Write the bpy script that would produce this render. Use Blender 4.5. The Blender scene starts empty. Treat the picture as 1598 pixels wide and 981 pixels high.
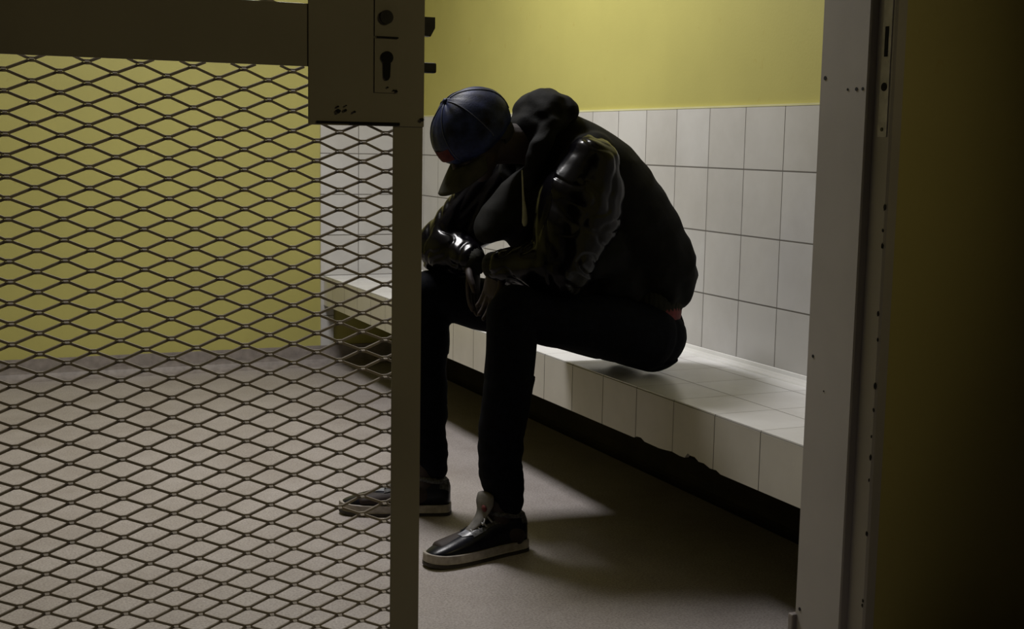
import bpy, bmesh, math, random
from mathutils import Vector, Matrix, noise
random.seed(4)
SC = bpy.context.scene
COL = SC.collection

# ------------------------------------------------------------------ camera
FPX, W, H = 2052.7, 1598.0, 981.0
YAW, PITCH, ROLL = 0.422611, 0.1297956, 0.0181598
d = Vector((math.sin(YAW)*math.cos(PITCH), math.cos(YAW)*math.cos(PITCH), -math.sin(PITCH)))
r0 = Vector((math.cos(YAW), -math.sin(YAW), 0)); u0 = r0.cross(d)
r = r0*math.cos(ROLL) + u0*math.sin(ROLL); u = -r0*math.sin(ROLL) + u0*math.cos(ROLL)
cam = bpy.data.cameras.new('camera'); cam.sensor_width = 36; cam.lens = 36*FPX/W
cam.clip_start = .05; cam.clip_end = 60
co = bpy.data.objects.new('camera', cam); COL.objects.link(co)
co.matrix_world = Matrix(((r.x, u.x, -d.x, 0), (r.y, u.y, -d.y, 0), (r.z, u.z, -d.z, 1.14), (0, 0, 0, 1)))
SC.camera = co

# ------------------------------------------------------------------ world, lamps, exposure
wd = bpy.data.worlds.new('world'); SC.world = wd; wd.use_nodes = True
wd.node_tree.nodes['Background'].inputs[0].default_value = (.5, .55, .7, 1)
wd.node_tree.nodes['Background'].inputs[1].default_value = 0.0
SC.view_settings.view_transform = 'Standard'; SC.view_settings.look = 'None'
SC.view_settings.gamma = 1; SC.view_settings.use_curve_mapping = False
SC.view_settings.exposure = 0.0

def area(name, loc, target, size, sizey, power, color):
    l = bpy.data.lights.new(name, 'AREA'); l.shape = 'RECTANGLE'; l.size = size; l.size_y = sizey
    l.energy = power; l.color = color
    o = bpy.data.objects.new(name, l); COL.objects.link(o); o.location = loc
    o.rotation_euler = (Vector(target)-Vector(loc)).to_track_quat('-Z', 'Y').to_euler(); return o
LAMP = (1.22, 4.35, 2.80)
area('cell_lamp', LAMP, (LAMP[0], LAMP[1], 0), .65, .6, 74, (1.0, .975, .965))
sl = bpy.data.lights.new('gate_fill_spot', 'SPOT'); sl.energy = 30; sl.color = (1.0, .83, .40); sl.spot_size = math.radians(58); sl.spot_blend = .75; sl.shadow_soft_size = .12  # added spot with no visible source, brightens the gate front and fades rightwards
so = bpy.data.objects.new('gate_fill_spot', sl); COL.objects.link(so); so.location = (2.75, -.2, 2.55)
so.rotation_euler = (Vector((.45, 2.13, .85))-so.location).to_track_quat('-Z', 'Y').to_euler()

# ------------------------------------------------------------------ materials
def new_mat(name):
    m = bpy.data.materials.new(name); m.use_nodes = True
    return m, m.node_tree, m.node_tree.nodes['Principled BSDF']
def N(nt, t, **k):
    n = nt.nodes.new(t)
    for a, b in k.items(): setattr(n, a, b)
    return n
def mth(nt, op, a, b=None, c=None):
    n = N(nt, 'ShaderNodeMath', operation=op)
    for i, v in enumerate((a, b, c)):
        if v is None: continue
        if isinstance(v, (int, float)): n.inputs[i].default_value = v
        else: nt.links.new(v, n.inputs[i])
    return n.outputs[0]
def mixc(nt, fac, a, b, mode='MIX'):
    n = N(nt, 'ShaderNodeMix', data_type='RGBA', blend_type=mode)
    for i, v in ((0, fac), (6, a), (7, b)):
        if isinstance(v, (int, float)): n.inputs[i].default_value = v
        elif isinstance(v, tuple): n.inputs[i].default_value = (*v, 1) if len(v) == 3 else v
        else: nt.links.new(v, n.inputs[i])
    return n.outputs[2]
def tex_noise(nt, scale, detail=3, rough=.5, vec=None, stretch=None):
    tc = N(nt, 'ShaderNodeTexCoord'); src = tc.outputs['Object'] if vec is None else vec
    if stretch:
        mp = N(nt, 'ShaderNodeMapping'); mp.inputs['Scale'].default_value = stretch
        nt.links.new(src, mp.inputs[0]); src = mp.outputs[0]
    n = N(nt, 'ShaderNodeTexNoise'); n.inputs['Scale'].default_value = scale
    n.inputs['Detail'].default_value = detail; n.inputs['Roughness'].default_value = rough
    nt.links.new(src, n.inputs['Vector']); return n.outputs['Fac']
def ramp(nt, fac, stops):
    n = N(nt, 'ShaderNodeValToRGB'); e = n.color_ramp.elements
    while len(e) < len(stops): e.new(.5)
    for el, (p, c) in zip(e, stops): el.position = p; el.color = (*c, 1) if len(c) == 3 else c
    nt.links.new(fac, n.inputs[0]); return n.outputs[0]
def bump(nt, b, h, strength=.3, dist=.002):
    n = N(nt, 'ShaderNodeBump'); n.inputs['Strength'].default_value = strength; n.inputs['Distance'].default_value = dist
    nt.links.new(h, n.inputs['Height']); nt.links.new(n.outputs[0], b.inputs['Normal']); return n

def plain(name, col, rough=.5, var=.12, scale=8, metal=0, bmp=.0, bscale=60, coat=0, sheen=0, spec=.5):
    m, nt, b = new_mat(name)
    n = tex_noise(nt, scale, 4)
    dark = tuple(c*(1-var*1.5) for c in col); lite = tuple(min(1, c*(1+var)) for c in col)
    nt.links.new(ramp(nt, n, [(.3, dark), (.7, lite)]), b.inputs['Base Color'])
    b.inputs['Roughness'].default_value = rough; b.inputs['Metallic'].default_value = metal
    b.inputs['Specular IOR Level'].default_value = spec; b.inputs['Coat Weight'].default_value = coat; b.inputs['Sheen Weight'].default_value = sheen
    if bmp: bump(nt, b, tex_noise(nt, bscale, 3), bmp)
    return m

def tile_mat(name, ua, va, ustart, vstart, pu, pv, base=(.565, .555, .54), g=.0022, rough=.22, gv=None):
    m, nt, b = new_mat(name)
    tc = N(nt, 'ShaderNodeTexCoord'); sp = N(nt, 'ShaderNodeSeparateXYZ'); nt.links.new(tc.outputs['Object'], sp.inputs[0])
    def edge(ax, s, p, w):
        a = mth(nt, 'DIVIDE', mth(nt, 'SUBTRACT', sp.outputs[ax], s), p)
        fl = mth(nt, 'FLOOR', a); fr = mth(nt, 'SUBTRACT', a, fl)
        dd = mth(nt, 'MULTIPLY', mth(nt, 'MINIMUM', fr, mth(nt, 'SUBTRACT', 1.0, fr)), p)
        mr = N(nt, 'ShaderNodeMapRange', interpolation_type='SMOOTHSTEP')
        mr.inputs[1].default_value = w*.6; mr.inputs[2].default_value = w*1.5
        nt.links.new(dd, mr.inputs[0]); return mr.outputs[0], fl
    e1, f1 = edge(ua, ustart, pu, g*.75 if gv is None else gv); e2, f2 = edge(va, vstart, pv, g)
    tilem = mth(nt, 'MULTIPLY', e1, e2)
    cb = N(nt, 'ShaderNodeCombineXYZ'); nt.links.new(f1, cb.inputs[0]); nt.links.new(f2, cb.inputs[1])
    wn = N(nt, 'ShaderNodeTexWhiteNoise', noise_dimensions='3D'); nt.links.new(cb.outputs[0], wn.inputs[0])
    shade = ramp(nt, wn.outputs[0], [(0, tuple(c*.93 for c in base)), (.5, base), (1, (base[0]*1.03, base[1]*1.04, base[2]*1.06))])
    smudge = ramp(nt, tex_noise(nt, 2.3, 5, .6), [(.35, (.86, .85, .84)), (.6, (1, 1, 1))])
    c = mixc(nt, 1.0, shade, smudge, 'MULTIPLY')
    c = mixc(nt, tilem, (.13, .12, .105), c)
    nt.links.new(c, b.inputs['Base Color'])
    nt.links.new(mth(nt, 'MULTIPLY_ADD', tilem, -(.8-rough), .8), b.inputs['Roughness'])
    wav = tex_noise(nt, 9, 1)
    hgt = mth(nt, 'ADD', tilem, mth(nt, 'MULTIPLY', wav, .35))
    bump(nt, b, hgt, .5, .0015)
    return m

def wall_paint(name, col, low=None):
    m, nt, b = new_mat(name)
    n1 = tex_noise(nt, 1.7, 5, .6); n2 = tex_noise(nt, 14, 4, .6)
    c = ramp(nt, n1, [(.3, tuple(v*.90 for v in col)), (.62, col)])
    st = ramp(nt, n2, [(.66, (1, 1, 1)), (.78, (.93, .84, .72))])
    c = mixc(nt, 1.0, c, st, 'MULTIPLY')
    nt.links.new(c, b.inputs['Base Color']); b.inputs['Roughness'].default_value = .55
    bump(nt, b, tex_noise(nt, 120, 3), .25, .001); return m

def floor_mat():
    m, nt, b = new_mat('speckled_floor')
    sp = tex_noise(nt, 170, 2, .7); big = tex_noise(nt, 3.2, 5, .62); mid = tex_noise(nt, 24, 4, .7)
    c = ramp(nt, sp, [(.30, (.24, .215, .205)), (.5, (.375, .34, .33)), (.72, (.49, .45, .44))])
    c = mixc(nt, 1.0, c, ramp(nt, big, [(.3, (.80, .78, .76)), (.65, (1, 1, 1))]), 'MULTIPLY')
    c = mixc(nt, 1.0, c, ramp(nt, mid, [(.3, (.9, .9, .89)), (.6, (1, 1, 1))]), 'MULTIPLY')
    nt.links.new(c, b.inputs['Base Color']); b.inputs['Roughness'].default_value = .5
    bump(nt, b, sp, .25, .0008); return m

def paint_metal(name, col, chip=.73, rough=.42):
    m, nt, b = new_mat(name)
    n = tex_noise(nt, 26, 6, .7); n2 = tex_noise(nt, 5, 4)
    c = ramp(nt, n2, [(.3, tuple(v*.88 for v in col)), (.7, col)])
    rust = ramp(nt, n, [(chip, (0, 0, 0)), (chip+.03, (1, 1, 1))])
    nt.links.new(mixc(nt, rust, c, (.05, .028, .018)), b.inputs['Base Color'])
    b.inputs['Roughness'].default_value = rough; b.inputs['Specular IOR Level'].default_value = .3; bump(nt, b, tex_noise(nt, 90, 3), .2, .0006); return m

YELLOW = (.445, .41, .125)
M = {
 'yellow': wall_paint('yellow_wall_paint', YELLOW),
 'corridor': wall_paint('corridor_wall_paint', (.42, .37, .14)),
 'under_bench_shade': plain('painted_shade_brown', (.022, .017, .010), .7, .2, 6, spec=.1),  # shade under the bench, put into the wall colour
 'white': wall_paint('ceiling_paint', (.62, .60, .55)),
 'floor': floor_mat(),
 'skirt': plain('coved_skirting', (.25, .22, .205), .55, .15, 30),
 'tile_right': tile_mat('right_wall_tiles', 1, 2, 3.249, .457, .2040, .2045),
 'tile_back': tile_mat('back_wall_tiles', 0, 2, 2.025, .457, .2040, .2045),
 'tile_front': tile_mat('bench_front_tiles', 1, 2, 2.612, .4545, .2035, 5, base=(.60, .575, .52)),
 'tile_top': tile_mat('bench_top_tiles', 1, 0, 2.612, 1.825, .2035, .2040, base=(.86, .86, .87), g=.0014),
 'cove': plain('cove_tile_glaze', (.80, .80, .79), .18, .05),
 'concrete': plain('bench_concrete', (.05, .04, .03), .85, .25, 12, bmp=.5, bscale=40),
 'border': plain('tile_top_bead', (.62, .60, .34), .4, .06),
 'gate': paint_metal('gate_paint', (.36, .335, .27), .72),
 'mesh': paint_metal('mesh_paint', (.46, .405, .345), .72, .75),
 'frame': paint_metal('frame_paint', (.40, .375, .355), .75, .45),
 'steel': plain('worn_steel', (.50, .48, .47), .5, .15, 40, metal=.1),
 'darksteel': plain('dark_steel', (.05, .05, .052), .4, .2, 40, metal=.7),
 'hole': plain('dark_recess', (.008, .007, .006), .9, .1),
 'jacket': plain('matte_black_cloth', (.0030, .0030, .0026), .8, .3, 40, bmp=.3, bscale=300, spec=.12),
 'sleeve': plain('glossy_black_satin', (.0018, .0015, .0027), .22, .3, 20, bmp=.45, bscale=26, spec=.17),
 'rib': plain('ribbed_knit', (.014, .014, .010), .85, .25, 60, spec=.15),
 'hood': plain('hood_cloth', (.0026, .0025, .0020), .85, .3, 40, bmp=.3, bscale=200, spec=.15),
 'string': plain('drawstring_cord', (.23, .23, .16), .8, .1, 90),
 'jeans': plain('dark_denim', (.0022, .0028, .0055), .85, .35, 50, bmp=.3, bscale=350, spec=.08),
 'red': plain('red_cloth', (.10, .009, .010), .8, .25, 60),
 'cap': plain('denim_blue_cloth', (.012, .017, .052), .5, .7, 22, bmp=.3, bscale=260, spec=.12),
 'capstitch': plain('cap_stitching', (.024, .03, .065), .7, .1),
 'brim': plain('brim_cloth', (.028, .027, .018), .8, .2, 30, spec=.12),
 'skin': plain('skin_brown', (.014, .0048, .0034), .7, .15, 30, bmp=.15, bscale=200),
 'hair': plain('black_hair', (.008, .007, .006), .8, .3, 80, bmp=.6, bscale=180),
 'shoe': plain('black_leather', (.007, .008, .014), .28, .3, 40, bmp=.1, bscale=90, spec=.16),
 'shoegrey': plain('grey_print_overlay', (.06, .06, .062), .5, .6, 120, spec=.3),
 'glint': plain('painted_glint', (.26, .27, .31), .25, .3, 60),
 'sole': plain('off_white_rubber', (.33, .30, .27), .6, .2, 50),
 'outsole': plain('dark_rubber', (.03, .025, .022), .7, .2),
 'tongue': plain('grey_tongue', (.12, .112, .105), .75, .2, 60),
 'lace': plain('pale_lace', (.33, .33, .35), .6, .1),
}
def eyes_mat():
    return plain('eye_white', (.5, .48, .45), .3, .05)
M['eye'] = eyes_mat()

# ------------------------------------------------------------------ builders
def tag(o, label=None, cat=None, group=None, kind=None):
    if label: o['label'] = label
    if cat: o['category'] = cat
    if group: o['group'] = group
    if kind: o['kind'] = kind
    return o
def link(name, bm, mat, parent=None, smooth=False):
    me = bpy.data.meshes.new(name); bm.normal_update(); bm.to_mesh(me); bm.free()
    o = bpy.data.objects.new(name, me); COL.objects.link(o); me.materials.append(mat)
    if parent:
        o.parent = parent; o.matrix_parent_inverse = Matrix.Translation(-world_loc(parent))
    if smooth:
        for p in me.polygons: p.use_smooth = True
    return o
def world_loc(o):
    v = Vector(o.location)
    while o.parent: v = v + o.matrix_parent_inverse.to_translation() + o.parent.location if False else v; o = o.parent; v = v
    return v
def empty(name, loc):
    o = bpy.data.objects.new(name, None); COL.objects.link(o); o.location = loc; o.empty_display_size = .1; return o
def box(bm, x0, x1, y0, y1, z0, z1, bev=0):
    vs = [bm.verts.new((x, y, z)) for z in (z0, z1) for x, y in ((x0, y0), (x1, y0), (x1, y1), (x0, y1))]
    fs = [bm.faces.new([vs[i] for i in f]) for f in ((3, 2, 1, 0), (4, 5, 6, 7), (0, 1, 5, 4), (1, 2, 6, 5), (2, 3, 7, 6), (3, 0, 4, 7))]
    if bev:
        ed = {e for f in fs for e in f.edges}
        bmesh.ops.bevel(bm, geom=list(ed), offset=bev, segments=2, affect='EDGES', profile=.5)
    return vs
def prism(bm, pts, axis, a0, a1):
    """polygon pts (2D) extruded along axis between a0 and a1"""
    def P(p, a):
        if axis == 2: return (p[0], p[1], a)
        if axis == 1: return (p[0], a, p[1])
        return (a, p[0], p[1])
    A = [bm.verts.new(P(p, a0)) for p in pts]; B = [bm.verts.new(P(p, a1)) for p in pts]
    bm.faces.new(A); bm.faces.new(B[::-1]); n = len(pts)
    for i in range(n): bm.faces.new((A[i], B[i], B[(i+1) % n], A[(i+1) % n]))
    bmesh.ops.recalc_face_normals(bm, faces=bm.faces)
def cyl(bm, p0, p1, r, seg=20, r1=None):
    p0 = Vector(p0); p1 = Vector(p1); ax = (p1-p0); L = ax.length
    mat = Matrix.Translation((p0+p1)/2) @ ax.to_track_quat('Z', 'Y').to_matrix().to_4x4()
    return bmesh.ops.create_cone(bm, cap_ends=True, segments=seg, radius1=r, radius2=r if r1 is None else r1, depth=L, matrix=mat)['verts']
def frames(pts, ref):
    out = []
    for i, p in enumerate(pts):
        a = pts[max(0, i-1)]; b = pts[min(len(pts)-1, i+1)]
        t = (b-a).normalized(); x = (ref - t*ref.dot(t)).normalized(); out.append((p, x, t.cross(x)))
    return out
def catmull(P, n):
    """P list of tuples; interpolate n samples per span"""
    out = []; m = len(P)
    for i in range(m-1):
        p0, p1, p2, p3 = P[max(0, i-1)], P[i], P[i+1], P[min(m-1, i+2)]
        for k in range(n):
            t = k/n
            out.append(tuple(.5*((2*b)+(-a+c)*t+(2*a-5*b+4*c-e)*t*t+(-a+3*b-3*c+e)*t**3) for a, b, c, e in zip(p0, p1, p2, p3)))
    out.append(tuple(P[-1])); return out
def loft(bm, rings, ref=(0, 1, 0), seg=24, n=5, caps=True):
    """rings: (x,y,z, a, b) a = radius along ref, b = radius across; capped with rounded ends"""
    R = catmull(rings, n)
    if caps:
        def cap(e, nb):
            p = Vector(e[:3]); q = Vector(nb[:3]); t = (p-q).normalized(); m = min(e[3], e[4]); o = []
            for k in (1, 2, 3, 4):
                an = k/4*math.pi/2*.96
                c = p+t*m*math.sin(an)*.9; o.append((c.x, c.y, c.z, e[3]*math.cos(an), e[4]*math.cos(an)))
            return o
        R = cap(R[0], R[1])[::-1] + R + cap(R[-1], R[-2])
    pts = [Vector(q[:3]) for q in R]; fr = frames(pts, Vector(ref)); prev = None; first = None
    for (p, x, y), q in zip(fr, R):
        ring = [bm.verts.new(p + x*q[3]*math.cos(2*math.pi*k/seg) + y*q[4]*math.sin(2*math.pi*k/seg)) for k in range(seg)]
        if prev:
            for k in range(seg): bm.faces.new((prev[k], prev[(k+1) % seg], ring[(k+1) % seg], ring[k]))
        else: first = ring
        prev = ring
    bm.faces.new(first[::-1]); bm.faces.new(prev)
def ball(bm, c, rx, ry, rz, rot=None, sub=3):
    mat = Matrix.Translation(c) @ (rot.to_4x4() if rot else Matrix()) @ Matrix.Diagonal((rx, ry, rz, 1))
    bmesh.ops.create_icosphere(bm, subdivisions=sub, radius=1, matrix=mat)
def remesh(bm, voxel, iters, fold=None):
    """fuse every shape in bm to one continuous surface"""
    bmesh.ops.recalc_face_normals(bm, faces=bm.faces)
    me = bpy.data.meshes.new('tmp'); bm.to_mesh(me); bm.free()
    o = bpy.data.objects.new('tmp', me); COL.objects.link(o)
    md = o.modifiers.new('r', 'REMESH'); md.mode = 'VOXEL'; md.voxel_size = voxel; md.adaptivity = 0
    ms = o.modifiers.new('s', 'SMOOTH'); ms.factor = .5; ms.iterations = iters
    dg = bpy.context.evaluated_depsgraph_get(); ev = o.evaluated_get(dg)
    res = bpy.data.meshes.new_from_object(ev); out = bmesh.new(); out.from_mesh(res)
    bpy.data.objects.remove(o, do_unlink=True); bpy.data.meshes.remove(me); bpy.data.meshes.remove(res)
    if fold:
        out.normal_update()
        moves = [(v, v.co + v.normal*fold(v.co)) for v in out.verts]
        for v, c in moves: v.co = c
    return out
def fold_noise(amp, sx, sy, sz, seed=0, amp2=0):
    def f(c):
        n = noise.noise(Vector((c.x*sx+seed, c.y*sy, c.z*sz)))
        n2 = noise.noise(Vector((c.x*sx*2.3+seed+9, c.y*sy*2.3, c.z*sz*2.3)))
        return amp*(abs(n)*-2+.5) + (amp2 or amp*.4)*n2
    return f

# ================================================================== STRUCTURE
XW, XF, YB, YI, YO = 2.342, 1.845, 6.438, 2.335, 2.13     # right wall, bench front, back wall, inner and outer face of the doorway wall
XL, ZC = -1.3, 2.9
def struct(name, bm, mat, parent=None):
    o = link(name, bm, mat, parent)
    if not parent: o['kind'] = 'structure'
    return o
b = bmesh.new(); box(b, -2.6, 4.2, -2.2, 6.6, -.12, 0); struct('floor', b, M['floor'])
b = bmesh.new(); box(b, -2.6, 4.2, -2.2, 6.6, ZC, ZC+.12); struct('ceiling', b, M['white'])
b = bmesh.new(); box(b, XL-.12, XW+.12, YB, YB+.12, 0, ZC); wb = struct('wall_back', b, M['yellow'])
b = bmesh.new(); box(b, XW, XW+.12, YI, YB, 0, ZC); wr = struct('wall_right', b, M['yellow'])
b = bmesh.new(); box(b, XL-.12, XL, YI, YB, 0, ZC); struct('wall_left', b, M['yellow'])
ZT = 1.262
b = bmesh.new(); box(b, XW-.004, XW+.001, YI, YB, .09, .44); struct('under_bench_shade', b, M['under_bench_shade'], wr)  # dark strip painting the bench's shade on the wall below it
b = bmesh.new(); box(b, XW-.010, XW+.001, YI, YB, .44, ZT); struct('tile_band', b, M['tile_right'], wr)
b = bmesh.new(); box(b, XW-.011, XW+.001, YI, YB, ZT, ZT+.006); struct('tile_bead', b, M['border'], wr)
b = bmesh.new()
prism(b, [(1.828, .10), (1.895, .10), (1.895, .44), (XW-.010, .44), (XW-.010, ZT), (1.828, ZT)], 1, YB-.010, YB+.001)
struct('tile_band', b, M['tile_back'], wb)
b = bmesh.new(); box(b, 1.828, XW-.010, YB-.011, YB, ZT, ZT+.006); struct('tile_bead', b, M['border'], wb)
def skirting(name, x0, x1, y0, y1, wall_axis, sgn, mat=None):
    """coved skirting: concave foot running into the floor"""
    b = bmesh.new(); h = .10; t = .012; pts = [(0, 0), (0, h), (t, h)]
    for k in range(6):
        a = k/5*math.pi/2; pts.append((t+.045*(1-math.cos(a)), .045*(1-math.sin(a))))
    if wall_axis == 'y':
        prism(b, [(y0+sgn*p, z) for p, z in pts], 0, x0, x1)
    else:
        prism(b, [(x0+sgn*p, z) for p, z in pts], 1, y0, y1)
    return struct(name, b, mat or M['skirt'])
skirting('baseboard_back', XL, XW, YB, YB, 'y', -1)
skirting('baseboard_right', XW, XW, YI, YB-.05, 'x', -1, M['under_bench_shade'])  # skirting in the same painted shade colour
skirting('baseboard_left', XL, XL, YI, YB-.05, 'x', 1)

# doorway wall and corridor shell
JX = 1.765                                         # reveal plane of the right jamb
FX = -.20                                          # left edge of the doorway
b = bmesh.new()
box(b, JX+.035, 4.08, YO, YI, 0, ZC); box(b, -2.48, FX-.035, YO, YI, 0, ZC); box(b, FX-.035, JX+.035, YO, YI, 2.14, ZC)
struct('wall_front', b, M['corridor'])
b = bmesh.new(); box(b, 1.753, XW-.012, YI-.004, YI+.014, 0, .10, .003); struct('baseboard_front', b, M['skirt'])
b = bmesh.new(); box(b, -2.6, -2.48, -2.08, YO+.2, 0, ZC); struct('wall_corridor_left', b, M['corridor'])
b = bmesh.new(); box(b, 4.08, 4.2, -2.08, YO+.2, 0, ZC); struct('wall_corridor_right', b, M['corridor'])
b = bmesh.new(); box(b, -2.6, 4.2, -2.2, -2.08, 0, ZC); struct('wall_corridor_rear', b, M['corridor'])

# steel door frame: jamb profile with a rebate, both sides and head
def jamb_profile(s, x):
    return [(x, YI+.002), (x, 2.186), (x+s*.003, 2.183), (x+s*.020, 2.183), (x+s*.020, YO+.004), (x+s*.024, YO-.001), (x+s*.046, YO-.001), (x+s*.046, YI+.002)]
b = bmesh.new()
prism(b, jamb_profile(1, JX), 2, 0, 2.14)
prism(b, jamb_profile(-1, FX), 2, 0, 2.14)
prism(b, [(YI+.002, 2.10), (2.183, 2.10), (2.183, 2.12), (YO, 2.12), (YO, 2.145), (YI+.002, 2.145)], 0, FX, JX)
fr = struct('trim_1', b, M['frame']); 
# strike plate on the rebate face of the right jamb, screws and holes in the reveal
b = bmesh.new(); box(b, JX+.0175, JX+.0205, 2.139, 2.166, 1.165, 1.50, .0006); sp = link('strike_plate', b, M['steel'], fr)
def flat_disc(bm, x, y, z, r, t=.0015, ry=None):
    vs = cyl(bm, (x-t, y, z), (x+.001, y, z), r, 14)
    for v in vs:
        if ry: v.co.y = y+(v.co.y-y)*ry
b = bmesh.new(); box(b, JX+.0168, JX+.018, 2.147, 2.158, 1.325, 1.385, .0004); link('latch_slot', b, M['hole'], sp)
b = bmesh.new(); flat_disc(b, JX+.0178, 2.1525, 1.265, .0085); link('bolt_hole', b, M['hole'], sp)
b = bmesh.new(); flat_disc(b, JX+.0178, 2.1525, 1.180, .004); link('screw', b, M['darksteel'], sp)
for (y, z, rr) in ((2.322, 1.288, .0045), (2.318, .690, .0036), (2.322, .115, .0042), (2.245, 1.262, .0028), (2.217, 1.262, .0040), (2.197, 1.262, .0034), (2.275, .62, .0018)):
    b = bmesh.new(); flat_disc(b, JX, y, z, rr, .0009); link('screw_hole', b, M['hole'], fr)

for k in range(15):
    z = random.choice((.95, 1.0, .8, .6, .45, .3, .15))+random.uniform(-.06, .06)
    b = bmesh.new(); flat_disc(b, JX+.020, YO+.0045+random.uniform(-.001, .002), z, random.uniform(.0016, .0036), .0007, 1.0)
    for v in b.verts: v.co.z = z+(v.co.z-z)*random.uniform(1.0, 2.4)
    link('paint_chip', b, M['hole'], fr)

# ================================================================== BENCH
bench = empty('tiled_bench', (2.09, 4.4, 0))
tag(bench, 'long white tiled bench built along the tiled wall under the sitting person', 'bench')
ZB, ZU = .457, .307
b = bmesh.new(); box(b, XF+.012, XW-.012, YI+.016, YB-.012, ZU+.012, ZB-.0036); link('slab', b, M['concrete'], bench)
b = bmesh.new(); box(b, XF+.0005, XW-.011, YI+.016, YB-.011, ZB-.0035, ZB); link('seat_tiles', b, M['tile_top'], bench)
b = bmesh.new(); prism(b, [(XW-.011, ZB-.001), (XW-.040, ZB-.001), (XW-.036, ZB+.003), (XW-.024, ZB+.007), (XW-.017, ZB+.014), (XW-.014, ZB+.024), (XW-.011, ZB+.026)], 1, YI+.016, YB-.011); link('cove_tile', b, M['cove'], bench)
# front row of tiles with a chipped lower edge
pts = [(YI+.016, ZB-.0036), (YI+.016, ZU)]
y = YI+.016
chips = [(2.78, .0), (2.80, .006), (2.83, .004), (2.86, .0105), (2.885, .009), (2.905, .017), (2.925, .016), (2.94, .019), (2.955, .004), (2.98, .003), (3.02, .006), (3.06, .002), (3.09, .0), (3.17, .001), (3.19, .008), (3.215, .007), (3.23, 0), (4.1, 0), (4.13, .004), (4.16, 0)]
for cy, cz in chips: pts.append((cy, ZU+cz))
pts += [(YB-.011, ZU), (YB-.011, ZB-.0036)]
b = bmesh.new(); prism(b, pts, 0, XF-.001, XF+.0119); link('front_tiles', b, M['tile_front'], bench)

# ================================================================== GATE
gate = empty('mesh_gate', (.33, 2.15, 0))
tag(gate, 'dark olive steel gate with expanded metal mesh and lock box', 'gate')
GX0, GX1, G0, G1 = -.17, .785, YO, 2.170
def angle(x0, x1, outer):          # flat front plate with a return flange on the outer side
    b = bmesh.new(); t = .004
    box(b, x0, x1, G0, G0+t, .012, 2.09, .0008)
    if outer > 0: box(b, x1-t, x1, G0+t, G1, .012, 2.09)
    else: box(b, x0, x0+t, G0+t, G1, .012, 2.09)
    link('stile', b, M['gate'], gate)
angle(GX1-.053, GX1, 1)
angle(GX0, GX0+.05, -1)
for z0, z1 in ((1.2575, 1.358), (2.044, 2.09), (.012, .11)):
    b = bmesh.new(); box(b, GX0+.049, GX1-.052, G0, G0+.004, z0, z1, .0008); box(b, GX0+.049, GX1-.052, G0+.004, G1-.006, (z0+z1)/2-.002, (z0+z1)/2+.002); link('rail', b, M['gate'], gate)
# expanded metal
def mesh_panel(zlo, zhi):
    bm = bmesh.new(); HX, HZ = .0402, .0161; Ym = 2.143
    def strand(a, c, w, dep):
        a = Vector(a); c = Vector(c); t = (c-a).normalized(); nrm = Vector((0, 1, 0)); s = t.cross(nrm).normalized()
        if s.z < 0: s = -s
        rot = .26 if t.x*t.z > 0 else .14
        s, n2 = s*math.cos(rot)-nrm*math.sin(rot), nrm*math.cos(rot)+s*math.sin(rot)
        vs = []
        for p in (a, c):
            for i, j in ((-1, -1), (1, -1), (1, 1), (-1, 1)): vs.append(bm.verts.new(p + s*w/2*i + n2*dep/2*j))
        for f in ((0, 1, 2, 3), (7, 6, 5, 4), (0, 4, 5, 1), (1, 5, 6, 2), (2, 6, 7, 3), (3, 7, 4, 0)): bm.faces.new([vs[k] for k in f])
    kx0 = int((GX0+.03-.160)/HX)-1; kx1 = int((GX1-.02-.160)/HX)+1
    for k in range(kx0, kx1+1):
        for j in range(int((zlo-1.22)/HZ)-1, int((zhi-1.22)/HZ)+2):
            if (k+j) % 2: continue
            def nd(k, j):
                jit = noise.noise(Vector((k*.7, j*.7, 3)))*.0008
                return Vector((.1595+k*HX+jit, Ym, 1.2198+j*HZ-.006*k*HX+jit))
            p = nd(k, j)
            if not (zlo-.001 < p.z < zhi+.001): continue
            if p.x > GX1-.035 or p.x < GX0+.02: continue
            for dz in (-.0026, .0026):
                strand((p.x-.0058, Ym, p.z+dz*.85), (p.x+.0058, Ym, p.z+dz*.85), .0034, .0028)
            vs = box(bm, -.0040, .0040, -.0006, .0006, -.0052, .0052)
            for v in vs:
                yy, zz = v.co.y, v.co.z; ca, sa = .36, .933
                v.co = Vector((p.x+v.co.x*(.8 if zz < 0 else 1), Ym-.0036+yy*ca+zz*sa, p.z+.0012-yy*sa+zz*ca))
            for dk in (-1, 1):
                for dj in (-1, 1):
                    q = nd(k+dk, j+dj); s = Vector((dk*.0050, 0, dj*.0018))
                    mid = (p+q)/2
                    end = mid
                    if end.z < zlo-.004 or end.z > zhi+.004: continue
                    if q.x > GX1-.035: end = q-s     # run into the stile
                    strand(p+s, end, .0042, .0030)
    bmesh.ops.recalc_face_normals(bm, faces=bm.faces)
    link('mesh_panel', bm, M['mesh'], gate)
mesh_panel(.10, 1.262); mesh_panel(1.355, 2.045)
# lock box
b = bmesh.new(); box(b, .5845, GX1+.001, G0-.0022, G0+.001, 1.1635, 1.50, .0008); box(b, .63, GX1-.002, G0+.001, G1, 1.19, 1.47, .001); lb = link('lock_box', b, M['gate'], gate)
b = bmesh.new(); box(b, .598, .742, G0-.0042, G0-.003, 1.1665, 1.1700); box(b, .655, .742, G0-.0045, G0-.003, 1.1650, 1.1685); link('rusty_edge', b, M['hole'], lb)
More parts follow.
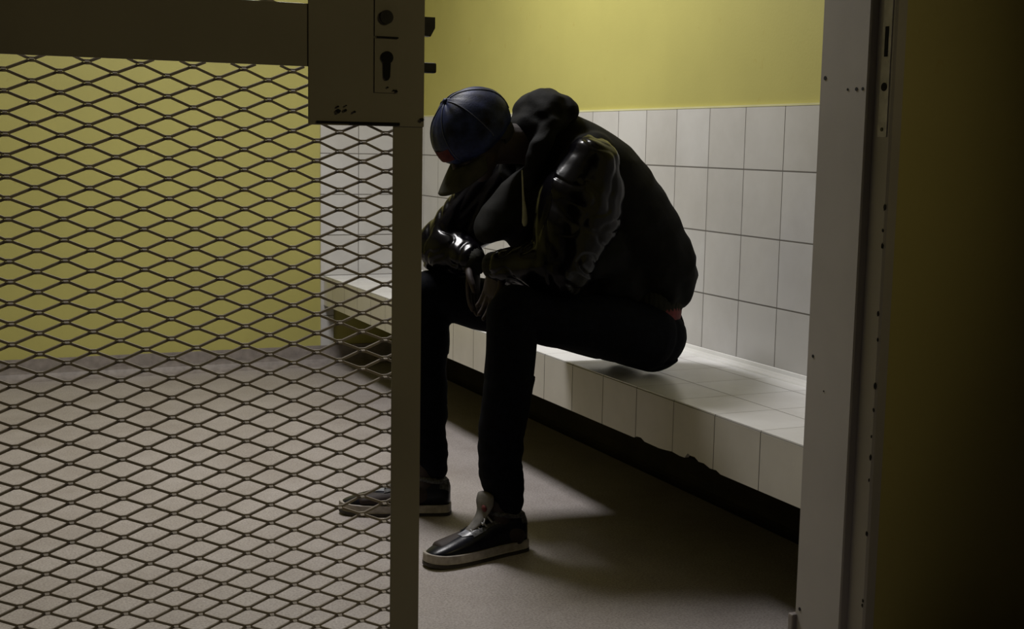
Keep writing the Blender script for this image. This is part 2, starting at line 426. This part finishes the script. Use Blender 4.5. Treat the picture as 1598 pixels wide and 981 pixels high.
# lock plates
def plate(z0, z1):
    b = bmesh.new(); box(b, .697, .7385, G0-.0042, G0-.0025, z0, z1, .0004); return link('lock_plate', b, M['gate'], lb)
plate(1.219, 1.309); plate(1.3115, 1.40)
b = bmesh.new(); box(b, .700, .738, G0-.0064, G0-.0054, 1.3088, 1.3110); link('plate_seam', b, M['hole'], lb)
b = bmesh.new(); cyl(b, (.7165, G0-.0085, 1.343), (.7165, G0-.004, 1.343), .0115, 24)
k = link('lock_cylinder', b, M['darksteel'], lb)
b = bmesh.new(); cyl(b, (.7185, G0-.0066, 1.277), (.7185, G0-.005, 1.277), .0105, 24)
prism(b, [(.7120, 1.277), (.7250, 1.277), (.7235, 1.245), (.7205, 1.240), (.7155, 1.240), (.7130, 1.245)], 1, G0-.0067, G0-.005)
link('keyhole', b, M['hole'], lb)
for x, z, rr in ((.735, 1.2225, .0022), (.7305, 1.2235, .0016), (.7195, 1.228, .0014), (.6348, 1.1865, .0034), (.6465, 1.188, .0020), (.6625, 1.1862, .0017), (.634, 1.194, .0015), (.648, 1.196, .0012), (.781, 1.176, .003)):
    b = bmesh.new(); vs = cyl(b, (x, G0-.0066, z), (x, G0-.0035, z), rr, 9)
    for v in vs: v.co.x += random.uniform(-.3, .3)*rr; v.co.z += random.uniform(-.3, .3)*rr
    link('rust_pit', b, M['hole'], lb)
b = bmesh.new(); prism(b, [(GX1-.005, 1.349), (GX1+.025, 1.349), (GX1+.025, 1.331), (GX1+.017, 1.3165), (GX1+.006, 1.3175), (GX1+.006, 1.330), (GX1-.005, 1.330)], 1, 2.142, 2.158)
link('latch_bolt', b, M['darksteel'], gate)
b = bmesh.new(); box(b, GX1-.005, GX1+.029, 2.142, 2.158, 1.2555, 1.273, .003); link('dead_bolt', b, M['darksteel'], gate)
for z in (.35, 1.75):
    b = bmesh.new(); cyl(b, (GX0-.010, YO-.006, z-.06), (GX0-.010, YO-.006, z+.06), .010, 16); box(b, GX0-.03, GX0+.02, YO-.003, YO+.002, z-.05, z+.05); link('hinge', b, M['gate'], gate)

# ================================================================== CEILING LAMP
cl = empty('ceiling_lamp', (LAMP[0], LAMP[1], ZC))
tag(cl, 'square white ceiling lamp above the cell floor', 'lamp')
b = bmesh.new(); 
for s in (-1, 1):
    box(b, LAMP[0]+s*.30-.02, LAMP[0]+s*.30+.02, LAMP[1]-.32, LAMP[1]+.32, LAMP[2]-.005, ZC); box(b, LAMP[0]-.28, LAMP[0]+.28, LAMP[1]+s*.30-.02, LAMP[1]+s*.30+.02, LAMP[2]-.005, ZC)
link('housing', b, M['frame'], cl)

# ================================================================== PERSON
PX, PY = 1.93, 3.48
HC = Vector((1.432, 3.475, 1.158))                          # head centre
a = math.radians(47)
HF = Vector((-math.cos(a), 0, -math.sin(a)))                # where the face points
HU = Vector((-math.sin(a), 0, math.cos(a)))                 # crown
yawh = Matrix.Rotation(math.radians(4), 3, 'Z'); HF = yawh@HF; HU = yawh@HU
HL = HU.cross(HF)                                           # lateral
HR = Matrix((HF, HL, HU)).transposed()                      # columns fwd, lat, up
def hp(f, l, v): return HC + HF*f + HL*l + HU*v

LH, RH = (1.96, 3.375, .575), (1.93, 3.60, .575)
LK, RK = (1.462, 3.262, .684), (1.382, 3.715, .684)
LA, RA = (1.440, 3.270, .10), (1.385, 3.715, .10)
LS, RS = (1.735, 3.35, 1.060), (1.705, 3.645, 1.075)
LE, RE = (1.620, 3.255, .808), (1.440, 3.735, .824)
LW, RW = (1.480, 3.400, .795), (1.480, 3.575, .790)

def hand(bm, wrist, down, across, side, spread=1.0, curl=.35):
    """palm, four fingers of unequal length and a thumb from the side of the palm"""
    w = Vector(wrist); dn = Vector(down).normalized(); ac = Vector(across); ac = (ac-dn*ac.dot(dn)).normalized(); nr = dn.cross(ac).normalized()*side
    loft(bm, [(*(w-dn*.02), .024, .020), (*(w+dn*.012), .027, .018), (*(w+dn*.045), .036, .016), (*(w+dn*.082), .038, .0145)], ref=ac, seg=20)
    for i, (off, L) in enumerate(((-.029, .072), (-.010, .082), (.010, .077), (.028, .060))):
        base = w+dn*(.080-abs(off)*.15)+ac*off
        p = base; dirv = (dn+ac*off*3*spread).normalized(); pts = [(*(base-dn*.02), .0092, .0092)]
        for j, fr_ in enumerate((.42, .32, .26)):
            pts.append((*p, .0090-.0006*j, .0088-.0006*j)); dirv = (dirv + nr*curl*(.5+.35*j)).normalized(); p = p+dirv*L*fr_
        pts.append((*p, .0070, .0068)); loft(bm, pts, ref=ac, seg=12, n=3)
    b0 = w+dn*.022-ac*.026
    t1 = b0+(dn*.55-ac*.65+nr*.35).normalized()*.035; t2 = t1+(dn*.85-ac*.25+nr*.45).normalized()*.030; t3 = t2+(dn+nr*.35).normalized()*.022
    loft(bm, [(*(b0+ac*.012), .013, .012), (*b0, .0125, .012), (*t1, .0105, .010), (*t2, .0095, .009), (*t3, .0078, .007)], ref=nr, seg=12, n=3)

bm = bmesh.new()
# torso, neck, head as one surface with limbs
loft(bm, [(1.95, 3.485, .575, .165, .105), (1.975, 3.485, .68, .145, .10), (1.92, 3.485, .83, .14, .105), (1.83, 3.485, .97, .155, .11), (1.755, 3.485, 1.06, .165, .10), (1.69, 3.485, 1.115, .10, .075)], seg=28)
loft(bm, [(1.70, 3.485, 1.10, .062, .062), (1.60, 3.482, 1.135, .055, .058), (1.50, 3.478, 1.135, .052, .058)], seg=20)
for S, E_, W_ in ((LS, LE, LW), (RS, RE, RW)):
    loft(bm, [(*S, .048, .048), (*[(p+q)/2 for p, q in zip(S, E_)], .048, .05), (*E_, .042, .042)], seg=18)
    loft(bm, [(*E_, .043, .043), (*[(p*.6+q*.4) for p, q in zip(E_, W_)], .042, .040), (*W_, .027, .022)], seg=18)
for Hh, K, A in ((LH, LK, LA), (RH, RK, RA)):
    loft(bm, [(*Hh, .085, .085), (*[(p+q)/2 for p, q in zip(Hh, K)], .072, .075), (*K, .055, .058)], seg=20)
    loft(bm, [(*K, .055, .056), (K[0]+.012, K[1], K[2]-.17, .053, .056), ((K[0]*.3+A[0]*.7), A[1], A[2]+.14, .038, .040), (*A, .034, .038)], seg=20, ref=(0, 1, 0))
    dx = Vector((-1, -.18 if K is LK else .30, 0)).normalized()
    loft(bm, [(A[0]+.05, A[1]-dx.y*-.05, .045, .03, .03), (A[0], A[1], .06, .036, .045), (A[0]+dx.x*.10, A[1]+dx.y*.10, .052, .040, .030), (A[0]+dx.x*.19, A[1]+dx.y*.19, .045, .032, .018)], ref=(0, 1, 0), seg=16)
hand(bm, LW, (-.10, .22, -1), (-.25, .95, .1), -1, curl=.22)
hand(bm, RW, (-.06, -.12, -1), (.75, .65, .0), 1, curl=.22)
# head: skull, face, jaw, chin, nose, lips, brow, ears
ball(bm, hp(-.012, 0, .012), .094, .076, .104, HR)
ball(bm, hp(.030, 0, -.040), .062, .060, .072, HR)
ball(bm, hp(.052, 0, -.094), .032, .036, .024, HR)
for s in (-1, 1):
    ball(bm, hp(.066, s*.036, -.022), .020, .022, .016, HR, 2)
    ball(bm, hp(.070, s*.030, .022), .014, .026, .010, HR, 2)
    ball(bm, hp(-.012, s*.078, -.012), .018, .009, .031, HR, 2)
    ball(bm, hp(.100, s*.011, -.041), .010, .009, .008, HR, 2)
loft(bm, [(*hp(.086, 0, .012), .008, .008), (*hp(.100, 0, -.018), .011, .010), (*hp(.110, 0, -.038), .013, .011)], ref=HL, seg=12, n=3)
ball(bm, hp(.087, 0, -.062), .011, .026, .0075, HR, 2); ball(bm, hp(.084, 0, -.075), .011, .023, .0075, HR, 2)
person = link('person', remesh(bm, .004, 3), M['skin'], None, True)
tag(person, 'person sitting hunched on the tiled bench, head bowed, in cap, dark jacket, jeans and sneakers', 'person')
for s in (-1, 1):
    b = bmesh.new(); ball(b, hp(.078, s*.031, .003), .0125, .0125, .0125, HR, 3); link('eye', b, M['eye'], person, True)
b = bmesh.new(); ball(b, hp(-.020, 0, .014), .095, .080, .101, HR, 4); ball(b, hp(-.05, 0, -.045), .06, .066, .05, HR, 3)
for v in list(b.verts):
    q = v.co-HC
    if q.dot(HF) > .045 or (q.dot(HU) < -.015 and q.dot(HF) > -.025): b.verts.remove(v)
link('hair', b, M['hair'], person, True)

# trousers
bm = bmesh.new()
loft(bm, [(1.965, 3.485, .575, .185, .120), (1.985, 3.485, .64, .165, .110), (1.99, 3.485, .70, .15, .100)], seg=28)
ball(bm, (1.995, 3.405, .566), .105, .105, .106); ball(bm, (1.985, 3.575, .566), .105, .105, .106)
for Hh, K, A, i in ((LH, LK, LA, 0), (RH, RK, RA, 1)):
    loft(bm, [(Hh[0], Hh[1], Hh[2], .098, .105), (Hh[0]*.66+K[0]*.34, Hh[1]*.66+K[1]*.34, Hh[2]*.62+K[2]*.38, .090, .092), (Hh[0]*.3+K[0]*.7, Hh[1]*.3+K[1]*.7, Hh[2]*.3+K[2]*.7-.002, .078, .080), (K[0]+.005, K[1], K[2]+.004, .066, .070)], seg=22)
    loft(bm, [(K[0], K[1], K[2]-.004, .065, .069), (K[0]+.006, K[1], K[2]-.12, .064, .070), (K[0]-.004, K[1], K[2]-.24, .064, .070), (A[0]+.006, A[1], A[2]+.25, .060, .065), (A[0]+.003, A[1], A[2]+.16, .056, .061), (A[0]+.010, A[1], A[2]+.115, .054, .059)], seg=22)
def jf(c):
    if c.z > .5: return .0035*noise.noise(Vector((c.x*9, c.y*9, c.z*9)))*2
    return .005*noise.noise(Vector((c.x*5, c.y*5, c.z*26)))*(1.5 if c.z < .34 else .7)
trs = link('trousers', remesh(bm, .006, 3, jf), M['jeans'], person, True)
for K, A in ((LK, LA), (RK, RA)):
    b = bmesh.new()
    loft(b, [(A[0]+.020, A[1], A[2]+.058, .050, .054), (A[0]+.012, A[1], A[2]+.085, .058, .063), (A[0]+.006, A[1], A[2]+.115, .060, .065), (A[0]+.004, A[1], A[2]+.150, .057, .062)], seg=28, n=4)
    for v in b.verts: v.co.z += max(-.02, -(v.co.x-A[0])*.55)*max(0, min(1, (A[2]+.16-v.co.z)/.08))
    b2 = remesh(b, .006, 1, lambda c: .003*noise.noise(Vector((c.x*12, c.y*12, c.z*50))))
    link('hem', b2, M['jeans'], trs, True)
# shirt tail under the jacket
b = bmesh.new(); loft(b, [(1.992, 3.485, .620, .163, .108), (1.995, 3.485, .650, .166, .112), (2.0, 3.485, .70, .16, .108)], seg=36, n=4); link('shirt', remesh(b, .007, 1), M['red'], person, True)

b = bmesh.new(); loft(b, [(2.098, 3.43, .640, .009, .004), (2.112, 3.425, .600, .011, .004), (2.108, 3.42, .560, .013, .004), (2.112, 3.42, .535, .008, .003)], seg=10, n=4); link('strap', b, M['hood'], trs, True)
# jacket
bm = bmesh.new()
loft(bm, [(1.995, 3.485, .690, .170, .112), (2.005, 3.485, .730, .190, .150), (1.985, 3.485, .79, .192, .158), (1.935, 3.485, .875, .190, .158), (1.865, 3.485, .975, .195, .150), (1.79, 3.485, 1.06, .200, .135), (1.72, 3.485, 1.125, .155, .105), (1.665, 3.485, 1.150, .095, .080)], seg=32)
loft(bm, [(1.79, 3.40, 1.10, .06, .075), (1.735, 3.345, 1.095, .070, .078), (1.690, 3.325, 1.030, .070, .080)], ref=(0, 1, 0), seg=24); ball(bm, (1.710, 3.635, 1.085), .095, .085, .090)
ball(bm, (1.86, 3.485, .745), .15, .175, .125)                     # front of the jacket gathered in the lap
loft(bm, [(1.74, 3.49, 1.02, .17, .11), (1.64, 3.50, .98, .15, .095), (1.56, 3.52, .930, .115, .066), (1.515, 3.545, .892, .090, .046)], seg=28)
ball(bm, (1.610, 3.485, .885), .072, .07, .070)   # open front hanging from the chest
loft(bm, [(1.80, 3.34, .84, .06, .08), (1.72, 3.32, .80, .055, .06)], seg=20)
def jk(c):
    n = noise.noise(Vector((c.x*7+c.z*5, c.y*5, c.z*11-c.x*6)))
    lower = max(0, min(1, (.95-c.z)/.2))
    return -.013*abs(n)*(.5+lower)+.004+.006*noise.noise(Vector((c.x*16, c.y*13, c.z*22)))*(.4+lower)
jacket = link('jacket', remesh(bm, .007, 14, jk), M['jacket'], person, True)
b = bmesh.new(); loft(b, [(1.990, 3.485, .655, .165, .113), (1.995, 3.485, .680, .168, .118), (1.998, 3.485, .700, .170, .118)], seg=64, n=4)
def rib_f(c): return .0015*math.sin(math.atan2(c.y-3.485, c.x-1.99)*70)
link('hem_band', remesh(b, .006, 1, rib_f), M['rib'], jacket, True)

def sleeve(S, E_, W_, rs, seed, name='sleeve'):
    bm = bmesh.new(); S, E_, W_ = Vector(S), Vector(E_), Vector(W_)
    m1 = S.lerp(E_, .5); d_ = (W_-E_)
    loft(bm, [(*(S+Vector((.015, 0, .0))), rs[0], rs[0]*.95), (*(S.lerp(E_, .25)+Vector((.018, .008, 0))), rs[1]*.92, rs[1]*1.08), (*(m1+Vector((.014, .008, 0))), rs[2]*.9, rs[2]*1.08), (*S.lerp(E_, .8), rs[3]*.95, rs[3]*1.05), (*E_, rs[3]*.92, rs[3]*.95)], seg=26)
    loft(bm, [(*E_, rs[3]*.93, rs[3]*.93), (*E_.lerp(W_, .35), rs[4], rs[4]), (*E_.lerp(W_, .7), rs[5], rs[5]*.95), (*E_.lerp(W_, .90), .046, .044)], seg=24, ref=(0, 0, 1))
    L1 = (E_-S).length
    def f(c):
        t = (c-S).dot(E_-S)/L1/L1; fo = max(0, min(1, (c-E_).dot(d_)/d_.length_squared))
        ax = (E_-S).normalized() if fo < .1 else d_.normalized()
        s_ = c.dot(ax)
        side = noise.noise(Vector((c.x*6+seed, c.y*6, c.z*6)))*1.6
        q = c-E_; q = q-ax*q.dot(ax)
        an = Vector((q.x, q.y, q.z)).normalized()
        v = Vector((an.x*.8+seed, an.y*.8+s_*15, an.z*.8))
        n1 = noise.noise(v); n2 = noise.noise(v*1.4+Vector((3, 1, 7)))
        return .011*n1-.0045*max(0, 1-abs(n2)/.22)+.002+.009*noise.noise(Vector((c.x*7, c.y*7+seed, c.z*7)))
    s = link(name, remesh(bm, .0048, 3, f), M['sleeve'], jacket, True)
    b = bmesh.new(); loft(b, [(*E_.lerp(W_, .82), .047, .045), (*E_.lerp(W_, .93), .043, .041), (*E_.lerp(W_, 1.06), .040, .036)], seg=24, n=4, ref=(0, 0, 1))
    ax = d_.normalized()
    def cf(c):
        q = c-W_; q = q-ax*q.dot(ax); an = math.atan2(q.z, q.cross(ax).z+q.y); return .0012*math.sin(an*24)
    link('cuff', remesh(b, .0045, 1, cf), M['rib'], s, True)
sleeve((1.715, 3.314, 1.092), LE, LW, (.084, .108, .114, .098, .072, .058), 1)
sleeve((1.69, 3.66, 1.09), RE, RW, (.085, .098, .102, .084, .070, .058), 7)

# hood bunched behind the neck and its front edges
bm = bmesh.new()
ball(bm, (1.650, 3.485, 1.212), .078, .125, .090); ball(bm, (1.700, 3.475, 1.235), .046, .105, .050)
ball(bm, (1.610, 3.485, 1.185), .050, .105, .060)
for s in (-1, 1):
    loft(bm, [(1.665, 3.485+s*.075, 1.225, .040, .036), (1.615, 3.485+s*.105, 1.165, .036, .032), (1.585, 3.485+s*.095, 1.085, .032, .028), (1.60, 3.485+s*.060, .99, .026, .022), (1.66, 3.485+s*.035, .92, .022, .02)], seg=18)
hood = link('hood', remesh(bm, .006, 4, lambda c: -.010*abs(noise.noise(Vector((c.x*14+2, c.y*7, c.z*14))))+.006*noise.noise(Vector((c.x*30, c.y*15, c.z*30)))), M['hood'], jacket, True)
b = bmesh.new(); loft(b, [(1.530, 3.352, 1.063, .0022, .0022), (1.532, 3.345, .993, .0030, .0025), (1.536, 3.342, .948, .0066, .004), (1.537, 3.342, .921, .0078, .005), (1.537, 3.342, .912, .005, .004)], seg=12, ref=(1, -.4, 0), n=5)
link('drawstring', b, M['string'], hood, True)

# cap
def cap_parts():
    bm = bmesh.new(); nu, nv = 48, 18; rows = []
    for j in range(nv+1):
        ph = (j/nv)*math.radians(112)            # from button down past the equator
        row = []
        for i in range(nu):
            th = 2*math.pi*i/nu
            fr_, la, up = .130*math.sin(ph)*math.cos(th), .109*math.sin(ph)*math.sin(th), .115*math.cos(ph)
            if fr_ > 0: fr_ *= .94
            if up < 0: la *= 1-(-up)*1.0; fr_ *= 1-(-up)*1.3
            if up < 0 and math.cos(th) > .3: up *= 1-.55*(math.cos(th)-.3)     # front rim sits higher
            sm = 1-.020*(max(0, 1-abs(((th/(math.pi/3)+.5) % 1)-.5)*14))       # panel seams
            sm += .035*noise.noise(Vector((math.cos(th)*1.6, math.sin(th)*1.6, ph*1.7+5)))
            row.append(bm.verts.new(hp(-.008+fr_*sm, la*sm, .012+up*sm)))
        rows.append(row)
    for j in range(nv):
        for i in range(nu): bm.faces.new((rows[j][i], rows[j+1][i], rows[j+1][(i+1) % nu], rows[j][(i+1) % nu]))
    bmesh.ops.remove_doubles(bm, verts=rows[0], dist=.001)
    geom = bmesh.ops.solidify(bm, geom=bm.faces[:], thickness=.0025)
    bmesh.ops.recalc_face_normals(bm, faces=bm.faces)
    cap = link('cap', bm, M['cap'], person, True); cap['label'] = 'blue denim baseball cap'
    b = bmesh.new(); ball(b, hp(-.008, 0, .130), .009, .009, .006, HR, 2); link('button', b, M['cap'], cap, True)
    # brim: curved visor with thickness
    bm = bmesh.new(); top = []; ni, nj = 20, 8
    for side in (0, 1):
        g = []
        for j in range(nj+1):
            row = []
            for i in range(ni+1):
                t = (i/ni*2-1); th = t*math.radians(62); rr = j/nj
                inner = Vector((.106*math.cos(th)*1.04, .102*math.sin(th)))
                L = .088*math.sqrt(max(0, 1-(abs(t)**2.6)*.92))
                f_, l_ = inner.x+rr*L, inner.y*(1+rr*.03)
                drop = -.020-.010*rr*rr-.012*rr - (l_/.09)**2*.020*(.4+rr*.6)
                row.append(bm.verts.new(hp(-.008+f_, l_, drop-(.0045 if side else 0))))
            g.append(row)
        for j in range(nj):
            for i in range(ni): bm.faces.new((g[j][i], g[j][i+1], g[j+1][i+1], g[j+1][i]))
        top.append(g)
    A, B = top
    ed = [[(g[0][i]) for i in range(ni+1)] + [g[j][ni] for j in range(1, nj+1)] + [g[nj][i] for i in range(ni-1, -1, -1)] + [g[j][0] for j in range(nj-1, 0, -1)] for g in (A, B)]
    n = len(ed[0])
    for i in range(n): bm.faces.new((ed[0][i], ed[0][(i+1) % n], ed[1][(i+1) % n], ed[1][i]))
    bmesh.ops.recalc_face_normals(bm, faces=bm.faces)
    br = link('brim', bm, M['brim'], cap, True); br['label'] = 'grey olive brim'
    # red front patch and small mark
    bm = bmesh.new(); rows = []
    for j in range(7):
        row = []
        for i in range(15):
            th = math.radians(-26+52*i/14); ph = math.radians(72+18*j/6)
            v = hp(-.008+.1255*math.sin(ph)*math.cos(th)*.985, .112*math.sin(ph)*math.sin(th), .012+.114*math.cos(ph)*(.6 if math.cos(ph) < 0 else 1))
            row.append(bm.verts.new(v))
        rows.append(row)
    for j in range(6):
        for i in range(14): bm.faces.new((rows[j][i], rows[j+1][i], rows[j+1][i+1], rows[j][i+1]))
    bmesh.ops.solidify(bm, geom=bm.faces[:], thickness=.0015); bmesh.ops.recalc_face_normals(bm, faces=bm.faces)
    link('front_patch', bm, M['red'], cap, True)
    bm = bmesh.new(); ball(bm, hp(-.113, -.040, .052), .004, .012, .014, HR, 2); link('badge', bm, M['red'], cap, True)
    for k in range(3):                                     # stitched seams over the crown
        b = bmesh.new(); th = math.radians(30+60*k)
        for sgn in (0, math.pi):
            P = []
            for j in range(1, 15):
                ph = j/14*math.radians(100)
                fr_, la, up = .1305*math.sin(ph)*math.cos(th+sgn), .110*math.sin(ph)*math.sin(th+sgn), .1165*math.cos(ph)
                if fr_ > 0: fr_ *= .94
                if up < 0: la *= 1-(-up); fr_ *= 1-(-up)*1.3
                if up < 0 and math.cos(th+sgn) > .3: up *= 1-.55*(math.cos(th+sgn)-.3)
                sm = 1+.035*noise.noise(Vector((math.cos(th+sgn)*1.6, math.sin(th+sgn)*1.6, ph*1.7+5)))
                P.append((*hp(-.008+fr_*sm, la*sm, .012+up*sm), .0014, .0014))
            loft(b, P, ref=HL, seg=6, n=1, caps=False)
        link('seam', b, M['capstitch'], cap, True)
cap_parts()

# sneakers
def shoe(heel, toe, label):
    h = Vector((heel[0], heel[1], 0)); t = Vector((toe[0], toe[1], 0)); L = (t-h).length; f = (t-h).normalized(); l = Vector((-f.y, f.x, 0))
    def P(s, w, z): return h+f*s*L+l*w+Vector((0, 0, z))
    st = [(0.0, .004, .085), (.01, .020, .095), (.03, .030, .108), (.08, .036, .118), (.18, .038, .112), (.28, .038, .108), (.38, .040, .104), (.48, .043, .096), (.58, .045, .084), (.68, .046, .073), (.78, .044, .064), (.88, .038, .054), (.95, .028, .045), (.985, .016, .038), (1.0, .003, .033)]
    bm = bmesh.new(); prev = None; seg = 22; S = catmull(st, 3)
    for s, w, zt in S:
        ring = []
        for k in range(seg+1):
            an = math.pi*k/seg; c, q = math.cos(an), math.sin(an)
            e = .62 if s > .45 else .5
            ring.append(bm.verts.new(P(s, w*math.copysign(abs(c)**.7, c)*(1-.22*(q**2 if s < .45 else q**4)), .028+(zt-.028)*q**e)))
        if prev:
            for k in range(seg): bm.faces.new((prev[k], prev[k+1], ring[k+1], ring[k]))
            bm.faces.new((prev[0], ring[0], ring[seg], prev[seg]))
        else: bm.faces.new(ring)
        prev = ring
    bm.faces.new(prev[::-1]); bmesh.ops.recalc_face_normals(bm, faces=bm.faces)
    sh = link('sneaker', bm, M['shoe'], person, True); sh['label'] = label
    # midsole / outsole
    def slab(z0, z1, grow, name, mat, lift=False):
        b = bmesh.new(); n = 40; rings = []
        out = catmull([(s, w) for s, w, _ in st], 3)
        outline = [(s, w+grow) for s, w in out] + [(s, -w-grow) for s, w in out[::-1]]
        for z, g in ((z0, -.002), (z0+.004, 0), (z1-.003, 0), (z1, -.002)):
            rings.append([b.verts.new(P(.5+(s-.5)*(1+(grow+g)*4), w+math.copysign(g, w), z+(max(0, s-.75)**2*.12) + (max(0, .16-s)*.04 if lift else 0))) for s, w in outline])
        for a_, c_ in zip(rings, rings[1:]):
            for i in range(len(a_)): b.faces.new((a_[i], a_[(i+1) % len(a_)], c_[(i+1) % len(a_)], c_[i]))
        b.faces.new(rings[0][::-1]); b.faces.new(rings[-1]); bmesh.ops.recalc_face_normals(b, faces=b.faces)
        return link(name, b, mat, sh, False)
    slab(.010, .034, .004, 'midsole', M['sole']); slab(0, .0105, .005, 'outsole', M['outsole'])
    # painted toe glint, lace and heel overlays
    def overlay(s0, s1, k0, k1, name, mat, off=.0018):
        b = bmesh.new(); rows = []
        for i in range(13):
            s = s0+(s1-s0)*i/12; j = min(len(S)-2, max(0, int(s*len(S)-1)))
            for q_ in range(len(S)-1):
                if S[q_][0] <= s <= S[q_+1][0]: j = q_
            a0, a1 = S[j], S[j+1]; tt = (s-a0[0])/max(1e-6, a1[0]-a0[0]); w = a0[1]+(a1[1]-a0[1])*tt; zt = a0[2]+(a1[2]-a0[2])*tt
            row = []
            for k in range(17):
                an = math.pi*(k0(s)+(k1(s)-k0(s))*k/16); c, q = math.cos(an), math.sin(an); e = .62 if s > .45 else .5
                row.append(b.verts.new(P(s, (w+off)*math.copysign(abs(c)**.7, c)*(1-.22*(q**2 if s < .45 else q**4)), .028+(zt-.028+off)*max(0, q)**e)))
            rows.append(row)
        for i in range(12):
            for k in range(16): b.faces.new((rows[i][k], rows[i][k+1], rows[i+1][k+1], rows[i+1][k]))
        bmesh.ops.recalc_face_normals(b, faces=b.faces)
        return link(name, b, mat, sh, True)
    for side in (0, 1):
        lo = (lambda s: .16) if side == 0 else (lambda s: .76-.0*s)
        overlay(.30, .60, (lambda s, sd=side: .24 if sd == 0 else .66+.0*s), (lambda s, sd=side: .34 if sd == 0 else .76), 'lace_panel', M['shoegrey'])
    overlay(.60, .68, lambda s: .30+(s-.60)*1.2, lambda s: .52, 'toe_glint', M['glint'])  # small pale patch, a glint painted on the toe
    overlay(.005, .10, lambda s: .12, lambda s: .88, 'heel_tab', M['shoegrey'])
    # tongue
    b = bmesh.new()
    A_ = [P(.60, 0, .076), P(.50, 0, .098), P(.44, 0, .125), P(.42, 0, .150), P(.41, 0, .170)]
    loft(b, [(*A_[0], .014, .006), (*A_[1], .020, .007), (*A_[2], .026, .007), (*A_[3], .036, .014), (*A_[4], .034, .014)], ref=l, seg=16, n=4)
    tg = link('tongue', b, M['tongue'], sh, True)
    b = bmesh.new(); c = P(.395, .004, .140)
    loft(b, [(*(A_[4]+l*.024+Vector((0, 0, .004))), .0022, .0022), (*(A_[4]+Vector((0, 0, .008))), .0024, .0024), (*(A_[4]-l*.024+Vector((0, 0, .004))), .0022, .0022)], ref=f, seg=8, n=4); link('lining', b, M['red'], tg, True)
    b = bmesh.new(); q = A_[3]+f*.010; ball(b, q+l*.012-Vector((0, 0, .010)), .007, .013, .011, None, 2)
    link('tongue_mark', b, M['red'], tg, True)
    # ankle collar
    b = bmesh.new()
    ringp = [P(.20+.155*math.cos(k/20*2*math.pi), .034*math.sin(k/20*2*math.pi), .112+.010*math.cos(k/20*2*math.pi)) for k in range(21)]
    loft(b, [(*p, .009, .011) for p in ringp], ref=(0, 0, 1), seg=10, n=1, caps=False); link('collar', b, M['shoegrey'], sh, True)
    # laces
    b = bmesh.new()
    for i in range(5):
        s = .40+.055*i; z = .110-.0098*i
        loft(b, [(*P(s, .026, z-.008), .0028, .002), (*P(s+.012, .010, z+.004), .0030, .002), (*P(s-.008, -.010, z+.004), .0030, .002), (*P(s, -.026, z-.008), .0028, .002)], ref=f, seg=8, n=3)
    loft(b, [(*P(.46, .006, .108), .003, .002), (*P(.47, .024, .112), .003, .002), (*P(.50, .030, .100), .003, .002), (*P(.47, .008, .106), .003, .002)], ref=(0, 0, 1), seg=8, n=4)
    link('laces', b, M['lace'], sh, True)
shoe((1.528, 3.290), (1.205, 3.214), 'dark high-top sneaker with shiny toe')
shoe((1.462, 3.690), (1.143, 3.808), 'dark high-top sneaker')
